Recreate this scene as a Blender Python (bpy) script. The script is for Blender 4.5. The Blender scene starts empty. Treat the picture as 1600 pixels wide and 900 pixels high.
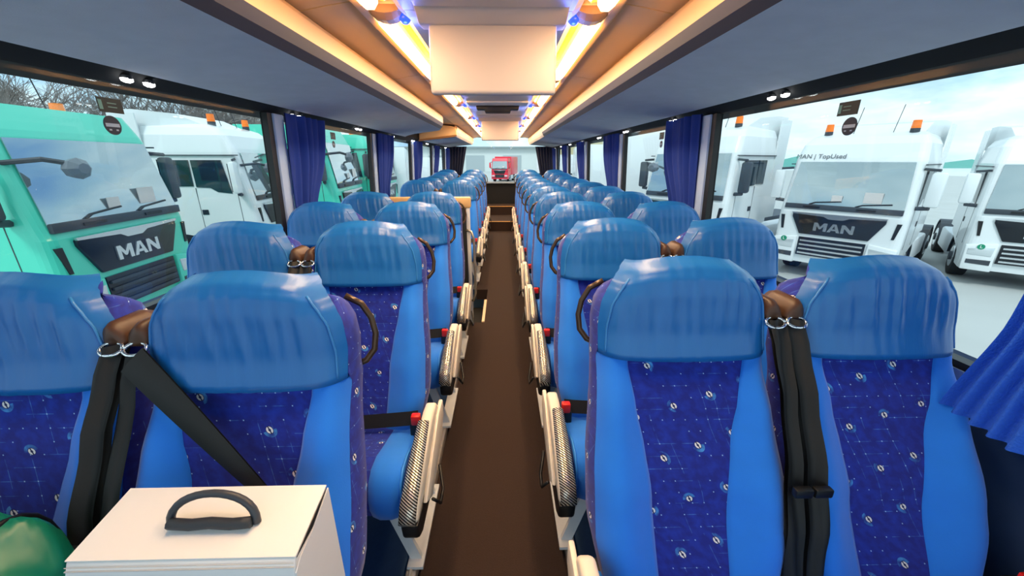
import bpy, bmesh, math, random
from mathutils import Vector, Matrix
R = math.radians
sc = bpy.context.scene
COL = sc.collection

# ------------------------------------------------------------ camera, sky, exposure
cam_d = bpy.data.cameras.new('camera'); cam = bpy.data.objects.new('camera', cam_d); COL.objects.link(cam)
cam_d.sensor_width = 36; cam_d.lens = 600/1600*36; cam_d.clip_start = .02; cam_d.clip_end = 500
cam.location = (.045, 0, 1.4); cam.rotation_euler = (R(90-18.43), 0, R(-1.27))
sc.camera = cam
sc.view_settings.view_transform = 'Standard'; sc.view_settings.look = 'None'
sc.view_settings.gamma = 1; sc.view_settings.use_curve_mapping = False
sc.view_settings.exposure = 0.12
SKY = 1.5

def lin(c):
    if isinstance(c, str):
        c = [int(c[i:i+2], 16)/255 for i in (0, 2, 4)]
    return tuple((v/12.92 if v <= .04045 else ((v+.055)/1.055)**2.4) for v in c)

class X:
    """tiny expression wrapper over shader math nodes"""
    nt = None
    def __init__(s, v): s.v = v
    @staticmethod
    def m(op, *a, clamp=False):
        n = X.nt.nodes.new('ShaderNodeMath'); n.operation = op; n.use_clamp = clamp
        for i, q in enumerate(a):
            q = q.v if isinstance(q, X) else q
            if isinstance(q, (int, float)): n.inputs[i].default_value = q
            else: X.nt.links.new(q, n.inputs[i])
        return X(n.outputs[0])
    def __add__(s, o): return X.m('ADD', s, o)
    def __sub__(s, o): return X.m('SUBTRACT', s, o)
    def __mul__(s, o): return X.m('MULTIPLY', s, o)
    def __truediv__(s, o): return X.m('DIVIDE', s, o)
    def floor(s): return X.m('FLOOR', s)
    def fract(s): return X.m('FRACT', s)
    def abs(s): return X.m('ABSOLUTE', s)
    def lt(s, o): return X.m('LESS_THAN', s, o)
    def gt(s, o): return X.m('GREATER_THAN', s, o)
    def sq(s): return X.m('SQRT', s)

def hash2(a, b, k):
    t = X.m('SINE', a*(12.9898+k)+b*(78.233+k*2.1)+k*3.7)*43758.5453
    return t.fract()

w = bpy.data.worlds.new('sky'); sc.world = w; w.use_nodes = True
nt = w.node_tree; nt.nodes.clear()
out = nt.nodes.new('ShaderNodeOutputWorld'); bg = nt.nodes.new('ShaderNodeBackground')
tc = nt.nodes.new('ShaderNodeTexCoord'); mp = nt.nodes.new('ShaderNodeMapping'); mp.inputs['Scale'].default_value = (1, 1, 2.6)
nz = nt.nodes.new('ShaderNodeTexNoise'); nz.inputs['Scale'].default_value = 2.3; nz.inputs['Detail'].default_value = 7; nz.inputs['Roughness'].default_value = .55
cr = nt.nodes.new('ShaderNodeValToRGB')
cr.color_ramp.elements[0].position = .30; cr.color_ramp.elements[0].color = (.17, .36, .66, 1)
cr.color_ramp.elements[1].position = .49; cr.color_ramp.elements[1].color = (.74, .86, .89, 1)
e = cr.color_ramp.elements.new(.39); e.color = (.40, .60, .74, 1)
e = cr.color_ramp.elements.new(.60); e.color = (.50, .64, .70, 1)
e = cr.color_ramp.elements.new(.75); e.color = (.80, .88, .89, 1)
nt.links.new(tc.outputs['Generated'], mp.inputs[0]); nt.links.new(mp.outputs[0], nz.inputs['Vector'])
nt.links.new(nz.outputs['Fac'], cr.inputs[0]); nt.links.new(cr.outputs[0], bg.inputs['Color'])
bg.inputs['Strength'].default_value = SKY; nt.links.new(bg.outputs[0], out.inputs[0])

sun_d = bpy.data.lights.new('sun', 'SUN'); sun_d.energy = 1.6; sun_d.angle = R(12); sun_d.color = (1, .97, .92)
sun = bpy.data.objects.new('sun', sun_d); COL.objects.link(sun); sun.rotation_euler = (R(38), 0, R(-18))

# ------------------------------------------------------------ materials
MATS = {}
def mat(name, col, rough=.5, metal=0, noise=0, nscale=20, bump=0, bscale=80, emit=None, estr=0, spec=.5, coat=0, sheen=0, stretch=None, col2=None):
    if name in MATS: return MATS[name]
    m = bpy.data.materials.new(name); m.use_nodes = True; MATS[name] = m
    nt = m.node_tree; b = nt.nodes['Principled BSDF']
    c = lin(col)
    b.inputs['Base Color'].default_value = (*c, 1)
    b.inputs['Roughness'].default_value = rough; b.inputs['Metallic'].default_value = metal
    b.inputs['Specular IOR Level'].default_value = spec; b.inputs['Coat Weight'].default_value = coat
    if sheen: b.inputs['Sheen Weight'].default_value = sheen
    tc = nt.nodes.new('ShaderNodeTexCoord'); src = tc.outputs['Object']
    if stretch:
        mp = nt.nodes.new('ShaderNodeMapping'); mp.inputs['Scale'].default_value = stretch
        nt.links.new(src, mp.inputs[0]); src = mp.outputs[0]
    if noise:
        n = nt.nodes.new('ShaderNodeTexNoise'); n.inputs['Scale'].default_value = nscale; n.inputs['Detail'].default_value = 4
        nt.links.new(src, n.inputs['Vector'])
        mx = nt.nodes.new('ShaderNodeMix'); mx.data_type = 'RGBA'
        c2 = lin(col2) if col2 else tuple(min(1, v*(1+noise)) for v in c)
        mx.inputs['A'].default_value = (*[v*(1-noise*.6) for v in c], 1); mx.inputs['B'].default_value = (*c2, 1)
        nt.links.new(n.outputs['Fac'], mx.inputs['Factor']); nt.links.new(mx.outputs['Result'], b.inputs['Base Color'])
    if bump:
        n = nt.nodes.new('ShaderNodeTexNoise'); n.inputs['Scale'].default_value = bscale; n.inputs['Detail'].default_value = 3
        nt.links.new(src, n.inputs['Vector'])
        bp = nt.nodes.new('ShaderNodeBump'); bp.inputs['Strength'].default_value = bump; bp.inputs['Distance'].default_value = .01
        nt.links.new(n.outputs['Fac'], bp.inputs['Height']); nt.links.new(bp.outputs[0], b.inputs['Normal'])
    if emit:
        b.inputs['Emission Color'].default_value = (*lin(emit), 1); b.inputs['Emission Strength'].default_value = estr
    return m

def glass(name, tint, refl, ior=1.45):
    m = bpy.data.materials.new(name); m.use_nodes = True; MATS[name] = m
    nt = m.node_tree; nt.nodes.clear()
    o = nt.nodes.new('ShaderNodeOutputMaterial'); t = nt.nodes.new('ShaderNodeBsdfTransparent'); g = nt.nodes.new('ShaderNodeBsdfGlossy')
    t.inputs[0].default_value = (*tint, 1); g.inputs['Roughness'].default_value = .02
    f = nt.nodes.new('ShaderNodeFresnel'); f.inputs[0].default_value = ior
    mm = nt.nodes.new('ShaderNodeMath'); mm.operation = 'MULTIPLY'; mm.inputs[1].default_value = refl
    mx = nt.nodes.new('ShaderNodeMixShader')
    nt.links.new(f.outputs[0], mm.inputs[0]); nt.links.new(mm.outputs[0], mx.inputs[0])
    nt.links.new(t.outputs[0], mx.inputs[1]); nt.links.new(g.outputs[0], mx.inputs[2]); nt.links.new(mx.outputs[0], o.inputs[0])
    return m

def pattern_fabric(name):
    m = bpy.data.materials.new(name); m.use_nodes = True; MATS[name] = m
    nt = m.node_tree; X.nt = nt; b = nt.nodes['Principled BSDF']
    uv = nt.nodes.new('ShaderNodeUVMap'); sp = nt.nodes.new('ShaderNodeSeparateXYZ')
    oi = nt.nodes.new('ShaderNodeObjectInfo')
    nt.links.new(uv.outputs[0], sp.inputs[0])
    rnd = X(oi.outputs['Random'])
    u = X(sp.outputs[0])+rnd*.31; v = X(sp.outputs[1])+rnd*.17
    ca, sa = math.cos(R(16)), math.sin(R(16)); S = .104
    p = (u*ca+v*sa)/S; q = (v*ca-u*sa)/S
    ci, cj = p.floor(), q.floor()
    fx = (p-ci-.5)*S; fy = (q-cj-.5)*S
    r = (fx*fx+fy*fy).sq()
    h = hash2(ci, cj, 1.0)
    ring = r.gt(.0030)*r.lt(.0074)*X.m('MAXIMUM', fx.abs().gt(.0015), h.lt(-1))
    blk = r.lt(.0085)
    ang = (h*4).floor()*(math.pi/2)
    ds = fx*X.m('COSINE', ang)+fy*X.m('SINE', ang)
    r2 = X.m('SUBTRACT', r, .0125).abs()
    cres = X.m('MULTIPLY', r2.lt(.0035), ds.gt(.001))
    # dotted grid
    G = .029
    a = u/G; c = v/G
    ia, ic = a.floor(), c.floor()
    da = (a-ia-.5).abs(); dc = (c-ic-.5).abs()
    dot = da.lt(.045)*dc.lt(.045)*hash2(ia, ic, 2.3).gt(.5)
    seg = X.m('MAXIMUM', da.lt(.028)*hash2(ia, (c/2.5).floor(), 4.1).gt(.7), dc.lt(.025)*hash2((a/2).floor(), ic, 5.2).gt(.66))
    n = nt.nodes.new('ShaderNodeTexNoise'); n.inputs['Scale'].default_value = 45
    nt.links.new(uv.outputs[0], n.inputs['Vector'])
    nn = X.m('MULTIPLY', X(n.outputs['Fac'])-.38, 3.0, clamp=True)
    def mixc(fac, ca_, cb):
        mx = nt.nodes.new('ShaderNodeMix'); mx.data_type = 'RGBA'
        nt.links.new(fac.v, mx.inputs['Factor'])
        for k, q_ in (('A', ca_), ('B', cb)):
            if isinstance(q_, tuple): mx.inputs[k].default_value = (*q_, 1)
            else: nt.links.new(q_, mx.inputs[k])
        return mx.outputs['Result']
    col = mixc(nn, lin('071c88'), lin('0a2faa'))
    col = mixc(seg*nn*.55, col, lin('5f9de8'))
    col = mixc(dot*.9, col, lin('a9cdf5'))
    col = mixc(cres*nn, col, lin('4aa0e8'))
    col = mixc(blk*.8, col, lin('0a1030'))
    col = mixc(ring, col, lin('f2eef0'))
    nt.links.new(col, b.inputs['Base Color']); b.inputs['Roughness'].default_value = .85; b.inputs['Sheen Weight'].default_value = .15
    return m

LEATHER = mat('blue_leather', '1a68b4', .33, noise=.10, nscale=9, bump=.10, bscale=16, stretch=(3.2, 1, .55), spec=.5)
VELOUR = mat('azure_velour', '0f7cec', .8, noise=.10, nscale=14, sheen=.25, bump=.06, bscale=300)
PATT = pattern_fabric('patterned_fabric')
BLACK = mat('black_plastic', '0c0d10', .45)
BELT = mat('black_webbing', '0b0c0e', .6, noise=.5, nscale=6, stretch=(60, 60, 2))
RED = mat('red_plastic', 'e02414', .35, emit='e02414', estr=0)
CHROME = mat('chrome', 'e6e6e8', .12, 1)
CREAM = mat('cream_plastic', 'e9ddcb', .45, noise=.04)
BROWNCAP = mat('brown_gloss_plastic', '4a2f1e', .45)
STEEL = mat('painted_steel', 'd3d8dc', .4, noise=.05)
ALU = mat('aluminium', 'c9c3ba', .35, .6, noise=.1, nscale=4, stretch=(10, .4, 10))
NAVYWALL = mat('navy_carpet_wall', '163258', .9, noise=.15, nscale=30)
CARPET = mat('dark_brown_carpet', '2f1f18', .95, noise=.35, nscale=140, bump=.5, bscale=320)
NAVYFLOOR = mat('navy_floor_carpet', '1c3f6b', .95, noise=.2, nscale=60)
GREYFELT = mat('slate_felt', 'c3c4ca', .9, noise=.12, nscale=12, bump=.08, bscale=250)
NAVYTRIM = mat('navy_trim', '0d1326', .5)
TAN = mat('tan_panel', 'eec080', .5, noise=.05, nscale=3)
CREAMEDGE = mat('cream_edge', 'bb9a6e', .45)
GREYCOVER = mat('pillar_cover', 'a3bfe8', .55)
CURT = mat('blue_curtain', '04308c', .85, noise=.15, nscale=20)
CURTD = mat('navy_rear_curtain', '141c38', .85, noise=.2)
WHITEBOX = mat('white_cardboard', 'f3f0ee', .55, noise=.02)
GREENBAG = mat('green_nylon', '0c7d62', .38, noise=.25, nscale=6, bump=.25, bscale=12, spec=.6)
RUBBER = mat('tyre_rubber', '17181a', .8)
GLASSW = glass('window_glass', (.93, .97, .975), .10)

def carbon(name):
    m = bpy.data.materials.new(name); m.use_nodes = True; MATS[name] = m
    nt = m.node_tree; b = nt.nodes['Principled BSDF']
    tc = nt.nodes.new('ShaderNodeTexCoord'); wv = nt.nodes.new('ShaderNodeTexWave'); wv.bands_direction = 'DIAGONAL'
    wv.inputs['Scale'].default_value = 55; nt.links.new(tc.outputs['Object'], wv.inputs['Vector'])
    cr = nt.nodes.new('ShaderNodeValToRGB'); cr.color_ramp.elements[0].color = (.02, .018, .016, 1); cr.color_ramp.elements[1].color = (.72, .66, .56, 1)
    cr.color_ramp.elements[0].position = .3; cr.color_ramp.elements[1].position = .7
    nt.links.new(wv.outputs['Fac'], cr.inputs[0]); nt.links.new(cr.outputs[0], b.inputs['Base Color'])
    b.inputs['Metallic'].default_value = .6; b.inputs['Roughness'].default_value = .25
    return m
CARBON = carbon('carbon_weave')

# ------------------------------------------------------------ mesh helpers
class MB:
    def __init__(s): s.v = []; s.f = []; s.uv = {}
    def add(s, vs, fs, M=None):
        o = len(s.v)
        s.v += [tuple(M @ Vector(p)) if M else tuple(p) for p in vs]
        s.f += [tuple(i+o for i in f) for f in fs]
        return s
    def box(s, x0, x1, y0, y1, z0, z1, M=None):
        return s.add([(x, y, z) for x in (x0, x1) for y in (y0, y1) for z in (z0, z1)],
                     [(0, 1, 3, 2), (4, 6, 7, 5), (0, 4, 5, 1), (2, 3, 7, 6), (0, 2, 6, 4), (1, 5, 7, 3)], M)
    def prism(s, poly, a0, a1, axis='x', M=None):
        n = len(poly)
        def P(q, a):
            if axis == 'x': return (a, q[0], q[1])
            if axis == 'y': return (q[0], a, q[1])
            return (q[0], q[1], a)
        vs = [P(q, a0) for q in poly]+[P(q, a1) for q in poly]
        fs = [(i, (i+1) % n, n+(i+1) % n, n+i) for i in range(n)]+[tuple(range(n))[::-1], tuple(range(n, 2*n))]
        return s.add(vs, fs, M)
    def grid(s, rows, closed=False, M=None):
        m = len(rows[0]); vs = [p for r in rows for p in r]; fs = []
        for i in range(len(rows)-1):
            for j in range(m if closed else m-1):
                k = (j+1) % m
                fs.append((i*m+j, i*m+k, (i+1)*m+k, (i+1)*m+j))
        return s.add(vs, fs, M)
    def loft(s, rings, caps=True, M=None):
        s.grid(rings, True, M)
        if caps:
            m = len(rings[0]); o = len(s.v)-m*len(rings)
            s.f.append(tuple(range(o+m-1, o-1, -1))); s.f.append(tuple(range(len(s.v)-m, len(s.v))))
        return s
    def tube(s, pts, r, n=8, caps=True, flat=1.0):
        pts = [Vector(p) for p in pts]; rings = []
        up = None
        for i, p in enumerate(pts):
            t = (pts[min(i+1, len(pts)-1)]-pts[max(i-1, 0)]).normalized()
            if up is None: up = t.orthogonal().normalized()
            a = (up-t*up.dot(t)); a = a.normalized() if a.length > 1e-6 else t.orthogonal().normalized(); up = a
            b = t.cross(a); rr = r[i] if isinstance(r, (list, tuple)) else r
            rings.append([p+a*math.cos(2*math.pi*k/n)*rr+b*math.sin(2*math.pi*k/n)*rr*flat for k in range(n)])
        return s.loft(rings, caps)
    def cyl(s, c, r, h, axis='z', n=20, r2=None):
        r2 = r if r2 is None else r2
        def P(a, rr, t):
            x, y = rr*math.cos(a), rr*math.sin(a)
            q = {'z': (x, y, t), 'x': (t, x, y), 'y': (x, t, y)}[axis]
            return (c[0]+q[0], c[1]+q[1], c[2]+q[2])
        return s.loft([[P(2*math.pi*k/n, r, 0) for k in range(n)], [P(2*math.pi*k/n, r2, h) for k in range(n)]])
    def mesh(s, name, m, smooth=False, bevel=0, segs=2, uvf=None, sub=0):
        me = bpy.data.meshes.new(name); me.from_pydata(s.v, [], s.f)
        bm = bmesh.new(); bm.from_mesh(me)
        bmesh.ops.recalc_face_normals(bm, faces=bm.faces)
        if bevel:
            es = [e for e in bm.edges if len(e.link_faces) == 2 and e.calc_face_angle(0) > .5]
            bmesh.ops.bevel(bm, geom=es, offset=bevel, segments=segs, affect='EDGES', profile=.5, clamp_overlap=True)
        if uvf:
            l = bm.loops.layers.uv.new('UVMap')
            for f in bm.faces:
                for lp in f.loops: lp[l].uv = uvf(lp.vert.co, f.normal)
        for f in bm.faces: f.smooth = smooth or bevel > 0
        if bevel and not smooth:
            for e in bm.edges:
                if len(e.link_faces) == 2 and e.calc_face_angle(0) > .7: e.smooth = False
        bm.to_mesh(me); bm.free()
        me.materials.append(m)
        return me
    def obj(s, name, m, parent=None, **k):
        return mk(name, s.mesh(name, m, **k), parent)

def mk(name, me, parent=None, loc=None):
    o = bpy.data.objects.new(name, me); COL.objects.link(o)
    if parent: o.parent = parent
    if loc: o.location = loc
    return o
def empty(name, loc=(0, 0, 0), rz=0):
    o = bpy.data.objects.new(name, None); COL.objects.link(o); o.location = loc; o.rotation_euler = (0, 0, rz); o.empty_display_size = .1
    return o
def tag(o, label, cat, group=None):
    o['label'] = label; o['category'] = cat
    if group: o['group'] = group
    return o
def struct(o, label=None):
    o['kind'] = 'structure'
    if label: o['label'] = label
    return o
def interp(tab, x):
    if x <= tab[0][0]: return tab[0][1]
    for (a, b), (c, d) in zip(tab, tab[1:]):
        if x <= c:
            t = (x-a)/(c-a); t = t*t*(3-2*t)*.5+t*.5
            return b+(d-b)*t
    return tab[-1][1]
def text_mesh(name, body, size, depth, m, bold=False):
    cu = bpy.data.curves.new(name, 'FONT'); cu.body = body; cu.size = size; cu.extrude = depth; cu.align_x = 'CENTER'; cu.align_y = 'CENTER'
    if bold: cu.offset = size*.012
    o = bpy.data.objects.new(name, cu); COL.objects.link(o)
    dg = bpy.context.evaluated_depsgraph_get(); me = bpy.data.meshes.new_from_object(o.evaluated_get(dg))
    bpy.data.objects.remove(o); bpy.data.curves.remove(cu)
    me.materials.clear(); me.materials.append(m); me.name = name
    return me

# ------------------------------------------------------------ the coach shell
PIL = [-1.06, .62, 2.30, 4.0, 5.70, 7.35, 8.95]
YF, YB = -1.06, 9.6
GZ = -1.6
def wx(z): return 1.245 + (1.645-z)*.045        # inner window plane, leaning in at the top
# floor: aisle carpet with the stairwell left out
fl = MB()
fl.box(-.14, .27, YF, 7.95, -.12, 0); fl.box(-.27, -.14, YF, 3.22, -.12, 0); fl.box(-.27, -.14, 4.15, 7.95, -.12, 0)
floor = struct(fl.obj('floor', CARPET))
pf = MB()
pf.box(.30, 1.29, YF, 7.95, -.12, .012); pf.box(-1.29, -.30, YF, 3.22, -.12, .012); pf.box(-1.29, -.30, 4.15, 7.95, -.12, .012)
pf.obj('seat_platform', NAVYFLOOR, floor)
for i, (y0, y1, z) in enumerate(((7.95, 9.0, .19), (9.0, YB, .38))):
    MB().box(-1.29, 1.29, y0, y1, -.12, z).obj('step', CARPET, floor)
    MB().box(-.27, .27, y0-.006, y0+.028, z, z+.008).obj('step_edge', mat('yellow_step_edge', 'f0b35a', .5), floor)
st = MB()
for k in range(4): st.box(-1.25, -.14-.26*k, 3.22, 4.15, -.12-.22*k-.02-.22, -.12-.22*k-.02) if k == 0 else None
st = MB(); st.box(-1.29, -.14, 3.22, 4.15, -1.2, -.6); st.box(-.42, -.14, 3.22, 4.15, -.6, -.22); st.box(-.72, -.42, 3.22, 4.15, -.6, -.42)
st.obj('stairwell_steps', mat('black_rubber', '0a0a0b', .7), floor)
MB().box(-.16, -.135, 3.22, 3.80, -.01, .008).obj('stair_edge_strip', mat('pale_edge_strip', 'e8c8a0', .5), floor)
n = 0
for (x, ys) in ((.285, [(YF, 7.95)]), (-.285, [(YF, 3.22), (4.15, 7.95)])):
    for y0, y1 in ys:
        n += 1
        tr = MB(); tr.box(x-.018, x+.018, y0, y1, 0, .045); tr.box(x-.006, x+.006, y0, y1, .045, .053)
        struct(tr.obj('trim_%d' % n, ALU, bevel=.004, segs=1))
for sd, s in (('left', -1), ('right', 1)):
    wl = MB()
    wl.prism([(s*1.40, -1.3), (s*1.40, .86), (s*1.275, .86), (s*1.275, .84), (s*1.295, .80), (s*1.295, -.12), (s*1.30, -1.3)], YF, YB, 'y')
    wall = struct(wl.obj('wall_'+sd, NAVYWALL))
    hd = MB(); hd.prism([(s*1.36, 1.63), (s*1.36, 2.12), (s*1.17, 2.12), (s*1.17, 1.69), (s*1.245, 1.645)], YF, YB, 'y')
    hd.obj('window_header', mat('matt_black_header', '0a0b0d', .85), wall)
    MB().prism([(s*1.30, .855), (s*1.25, .872), (s*1.25, .845), (s*1.29, .80)], YF, YB, 'y').obj('window_sill', mat('grey_sill', '9fb2c6', .45), wall)
    for i, p in enumerate(PIL[1:]):
        pb = MB(); pb.prism([(s*(wx(.86)+.02), .86), (s*(wx(1.645)+.02), 1.645), (s*(wx(1.645)-.018), 1.645), (s*(wx(.86)-.018), .86)], p-.01, p+.035, 'y')
        pb.obj('pillar_gasket', BLACK, wall)
        pc = MB(); pc.prism([(s*(wx(.86)+.03), .86), (s*(wx(1.645)+.03), 1.645), (s*(wx(1.645)-.03), 1.645), (s*(wx(.86)-.03), .86)], p+.035, p+.135, 'y')
        pc.obj('pillar_cover', GREYCOVER, wall, bevel=.006)
n = 0
for s in (-1, 1):
    for a, b in zip(PIL, PIL[1:]):
        n += 1
        wn = MB(); t = .006
        wn.prism([(s*(wx(.86)+.012), .86), (s*(wx(1.645)+.012), 1.645), (s*(wx(1.645)+.012+t), 1.645), (s*(wx(.86)+.012+t), .86)], a+.13 if a > -1 else a, b-.01, 'y')
        o = struct(wn.obj('window_%d' % n, GLASSW))
        fr = MB(); fr.prism([(s*(wx(.86)-.008), .86), (s*(wx(.885)-.008), .885), (s*(wx(.885)+.03), .885), (s*(wx(.86)+.03), .86)], a+.135, b-.01, 'y')
        fr.obj('window_gasket', BLACK, o)
# rear wall and rear window
rw = MB()
rw.box(-1.4, 1.4, YB, YB+.08, -1.3, .90); rw.box(-1.4, -1.12, YB, YB+.08, .90, 2.1); rw.box(1.12, 1.4, YB, YB+.08, .90, 2.1); rw.box(-1.12, 1.12, YB, YB+.08, 1.90, 2.1)
rear = struct(rw.obj('wall_rear', mat('rear_wall_black', '0b0d13', .8)))
n += 1
struct(MB().box(-1.12, 1.12, YB+.02, YB+.026, .9, 1.9).obj('window_%d' % n, GLASSW))
MB().box(-1.12, 1.12, YB-.06, YB, .87, .91).obj('rear_window_sill', mat('grey_sill', '9fb2c6', .45), rear)
# roof skin and ceiling panels
ceil = struct(MB().box(-1.4, 1.4, YF, YB+.08, 2.10, 2.16).obj('ceiling', mat('roof_skin', 'c9bfae', .7)))
CZ = 1.9
segs = [YF, .35, 1.55, 2.72, 3.9, 5.08, 6.26, 7.44, 8.5, YB]
for a, b in zip(segs, segs[1:]):
    for s in (-1, 1):
        p = MB(); p.prism([(s*.445, 1.912), (s*.54, 1.898), (s*.64, 1.880), (s*.95, 1.90), (s*.95, 1.92), (s*.64, 1.90), (s*.54, 1.918), (s*.445, 1.932)], a+.004, b-.004, 'y')
        p.obj('ceiling_panel', TAN, ceil)
    p = MB(); p.prism([(-.32, 1.905), (-.29, 1.885), (.29, 1.885), (.32, 1.905), (.32, 1.93), (-.32, 1.93)], a+.003, b-.003, 'y')
    p.obj('centre_panel', mat('pale_centre_panel', 'ddd3cc', .45), ceil)
for s in (-1, 1):
    MB().prism([(s*.425, 1.935), (s*.425, 1.895), (s*.450, 1.888), (s*.462, 1.90), (s*.462, 1.935)], YF, YB, 'y').obj('ceiling_rail', CREAMEDGE, ceil, bevel=.004)
    MB().prism([(s*.315, 1.95), (s*.43, 1.95), (s*.43, 1.935), (s*.315, 1.935)], YF, YB, 'y').obj('lamp_channel', mat('lamp_channel', 'd8b27c', .4), ceil)

# luggage racks
def rack_profile(s, dx=0):
    X0 = .615
    def k(x): return s*(x if dx == 0 else min(1.12, x+dx*(1.15-x)/(1.15-X0)))
    return dict(cream=[(k(.615), 1.85), (k(.622), 1.865), (k(.65), 1.868), (k(.66), 1.78), (k(.63), 1.783), (k(.618), 1.79)],
                navy=[(k(.618), 1.79), (k(.63), 1.783), (k(.66), 1.78), (k(.70), 1.735), (k(.652), 1.728), (k(.630), 1.755)],
                bottom=[(k(.652), 1.728), (k(.70), 1.75), (k(1.0), 1.80), (s*1.167, 1.76), (s*1.167, 1.674), (k(.95), 1.702)])
def rack(name, s, y0, y1, label, roundend=0):
    ys = [(y0, 0)]
    if roundend:
        L = .55; K = 10
        ys += [(y1-L+L*math.sin(math.pi/2*i/K), .5*(1-math.cos(math.pi/2*i/K))) for i in range(K+1)]
    else: ys += [(y1, 0)]
    root = empty(name, (s*.9, y0, 1.67)); tag(root, label, 'luggage rack')
    for part, key, m in (('front_edge', 'cream', CREAMEDGE), ('trim_strip', 'navy', NAVYTRIM), ('felt_underside', 'bottom', GREYFELT)):
        b = MB(); b.loft([[(x-s*.9, y-y0, z-1.67) for x, z in rack_profile(s, dx)[key]] for y, dx in ys])
        b.obj(part, m, root)
    return root
rack('luggage_rack', 1, YF, 6.05, 'long slate felt overhead rack opposite the stairwell, unbroken down the cabin')
r2 = rack('luggage_rack', 1, 6.07, 9.3, 'short pale-edged overhead rack continuing to rear window opposite the stairwell')
r3 = rack('luggage_rack', -1, YF, 5.15, 'long slate felt overhead rack with rounded end above the stairwell', 1)
r4 = rack('luggage_rack', -1, 6.0, 9.3, 'short overhead rack with tan end cap behind the stairwell')
for r_ in (r2, r4):
    for c in r_.children:
        if c.name.startswith('trim_strip'): c.data.materials[0] = mat('pale_trim', 'cfc8b8', .4)
ec = MB(); ec.prism([(-.26, .0), (.275, .058), (.285, .10), (.27, .17), (.22, .19), (.10, .203), (-.26, .203)], -.06, .0, 'y')
ec.obj('end_cap', mat('tan_end_cap', 'e9bf85', .45), r4, bevel=.012)
lip = MB(); lip.prism([(-.26, -.012), (.25, .045), (.288, .062), (.285, .074), (-.26, .01)], -.085, -.0, 'y'); lip.obj('end_cap_lip', mat('brown_lip', '9a6a38', .4), r4)

ORD8 = ['first', 'second', 'third', 'fourth', 'fifth', 'sixth', 'seventh', 'eighth']
# little LED reading lights in pairs along both window headers
led_h = MB(); led_h.cyl((0, 0, 0), .017, -.012, 'z', 14, .014)
LH = led_h.mesh('lamp_housing', BLACK, smooth=False)
led_e = MB(); led_e.loft([[(r*math.cos(2*math.pi*k/14), r*math.sin(2*math.pi*k/14)*1.6, z) for k in range(14)] for r, z in ((.013, 0), (.012, -.008), (.006, -.012))])
LE = led_e.mesh('lens', mat('led_lens', 'ffffff', .3, emit='ffffff', estr=9), smooth=True)
for s, y0, side in ((-1, 1.46, 'on the stairwell side'), (1, 1.72, 'opposite the stairwell')):
    for k in range(8):
        for j in (0, .085):
            y = y0+k*1.06+j
            if y > 9.2: continue
            o = tag(empty('reading_light', (s*1.205, y, 1.667)), 'white reading light in the %s pair, window header %s' % (ORD8[k], side), 'light', 'reading lights '+side)
            mk('lamp_housing', LH, o); mk('lens', LE, o, (0, 0, -.010))

# ceiling lamps
lens_m = mat('warm_lamp_tube', 'fff1d6', .4, emit='ffc27a', estr=17.0)
lens_y = mat('yellow_lamp_diffuser', 'ffcf4a', .4, emit='ffb41e', estr=1.6)
nl = 0
for k in range(-1, 7):
    y0 = 1.70+1.17*k; y1 = y0+.97
    for s in (-1, 1):
        o = empty('ceiling_lamp', (s*.37, y0, 1.90))
        tag(o, 'long warm ceiling lamp strip number %s from the cabin front, %s' % (['zero', 'one', 'two', 'three', 'four', 'five', 'six', 'seven'][k+1] if False else ['one', 'two', 'three', 'four', 'five', 'six', 'seven', 'eight'][k+1], 'stairwell side' if s < 0 else 'opposite the stairwell'), 'ceiling lamp', 'ceiling lamp strips')
        a = MB(); a.prism([(s*.045, .02), (s*.05, -.014), (s*.03, -.030), (s*.005, -.030), (-s*.008, -.012), (-s*.008, .02)], 0, y1-y0, 'y'); a.obj('tube_cover', lens_m, o)
        a = MB(); a.prism([(-s*.010, .02), (-s*.010, -.002), (-s*.030, -.006), (-s*.046, .006), (-s*.046, .02)], 0, y1-y0, 'y'); a.obj('side_diffuser', lens_y, o)
        br = MB(); K = 8
        br.loft([[(s*.065*math.cos(math.pi*i/K), yy, -.045*math.sin(math.pi*i/K)*sc_+.02) for i in range(K+1)] for yy, sc_ in ((-.10, .6), (-.08, 1), (-.035, 1), (-.012, .75))])
        br.obj('end_bracket', mat('bronze_bracket', '9c7a58', .4), o)
        bl = MB(); bl.loft([[(-s*.062+r_*math.cos(2*math.pi*i/10), -.055+r_*math.sin(2*math.pi*i/10), z) for i in range(10)] for r_, z in ((.022, 0), (.020, -.018), (.010, -.028))])
        bl.obj('blue_night_light', mat('blue_led', '2040ff', .3, emit='1b36ff', estr=3.0), o, smooth=True)
        L = bpy.data.lights.new('lamp_light', 'AREA'); L.shape = 'RECTANGLE'; L.size = .07; L.size_y = .9; L.energy = 7.5; L.color = (1, .76, .46)
        lo = bpy.data.objects.new('lamp_light', L); COL.objects.link(lo); lo.parent = o; lo.location = (0, .48, -.04)
        B = bpy.data.lights.new('night_light', 'POINT'); B.energy = .8; B.color = (.15, .22, 1); B.shadow_soft_size = .02
        bo = bpy.data.objects.new('night_light', B); COL.objects.link(bo); bo.parent = o; bo.location = (-s*.062, -.055, -.06)

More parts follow.
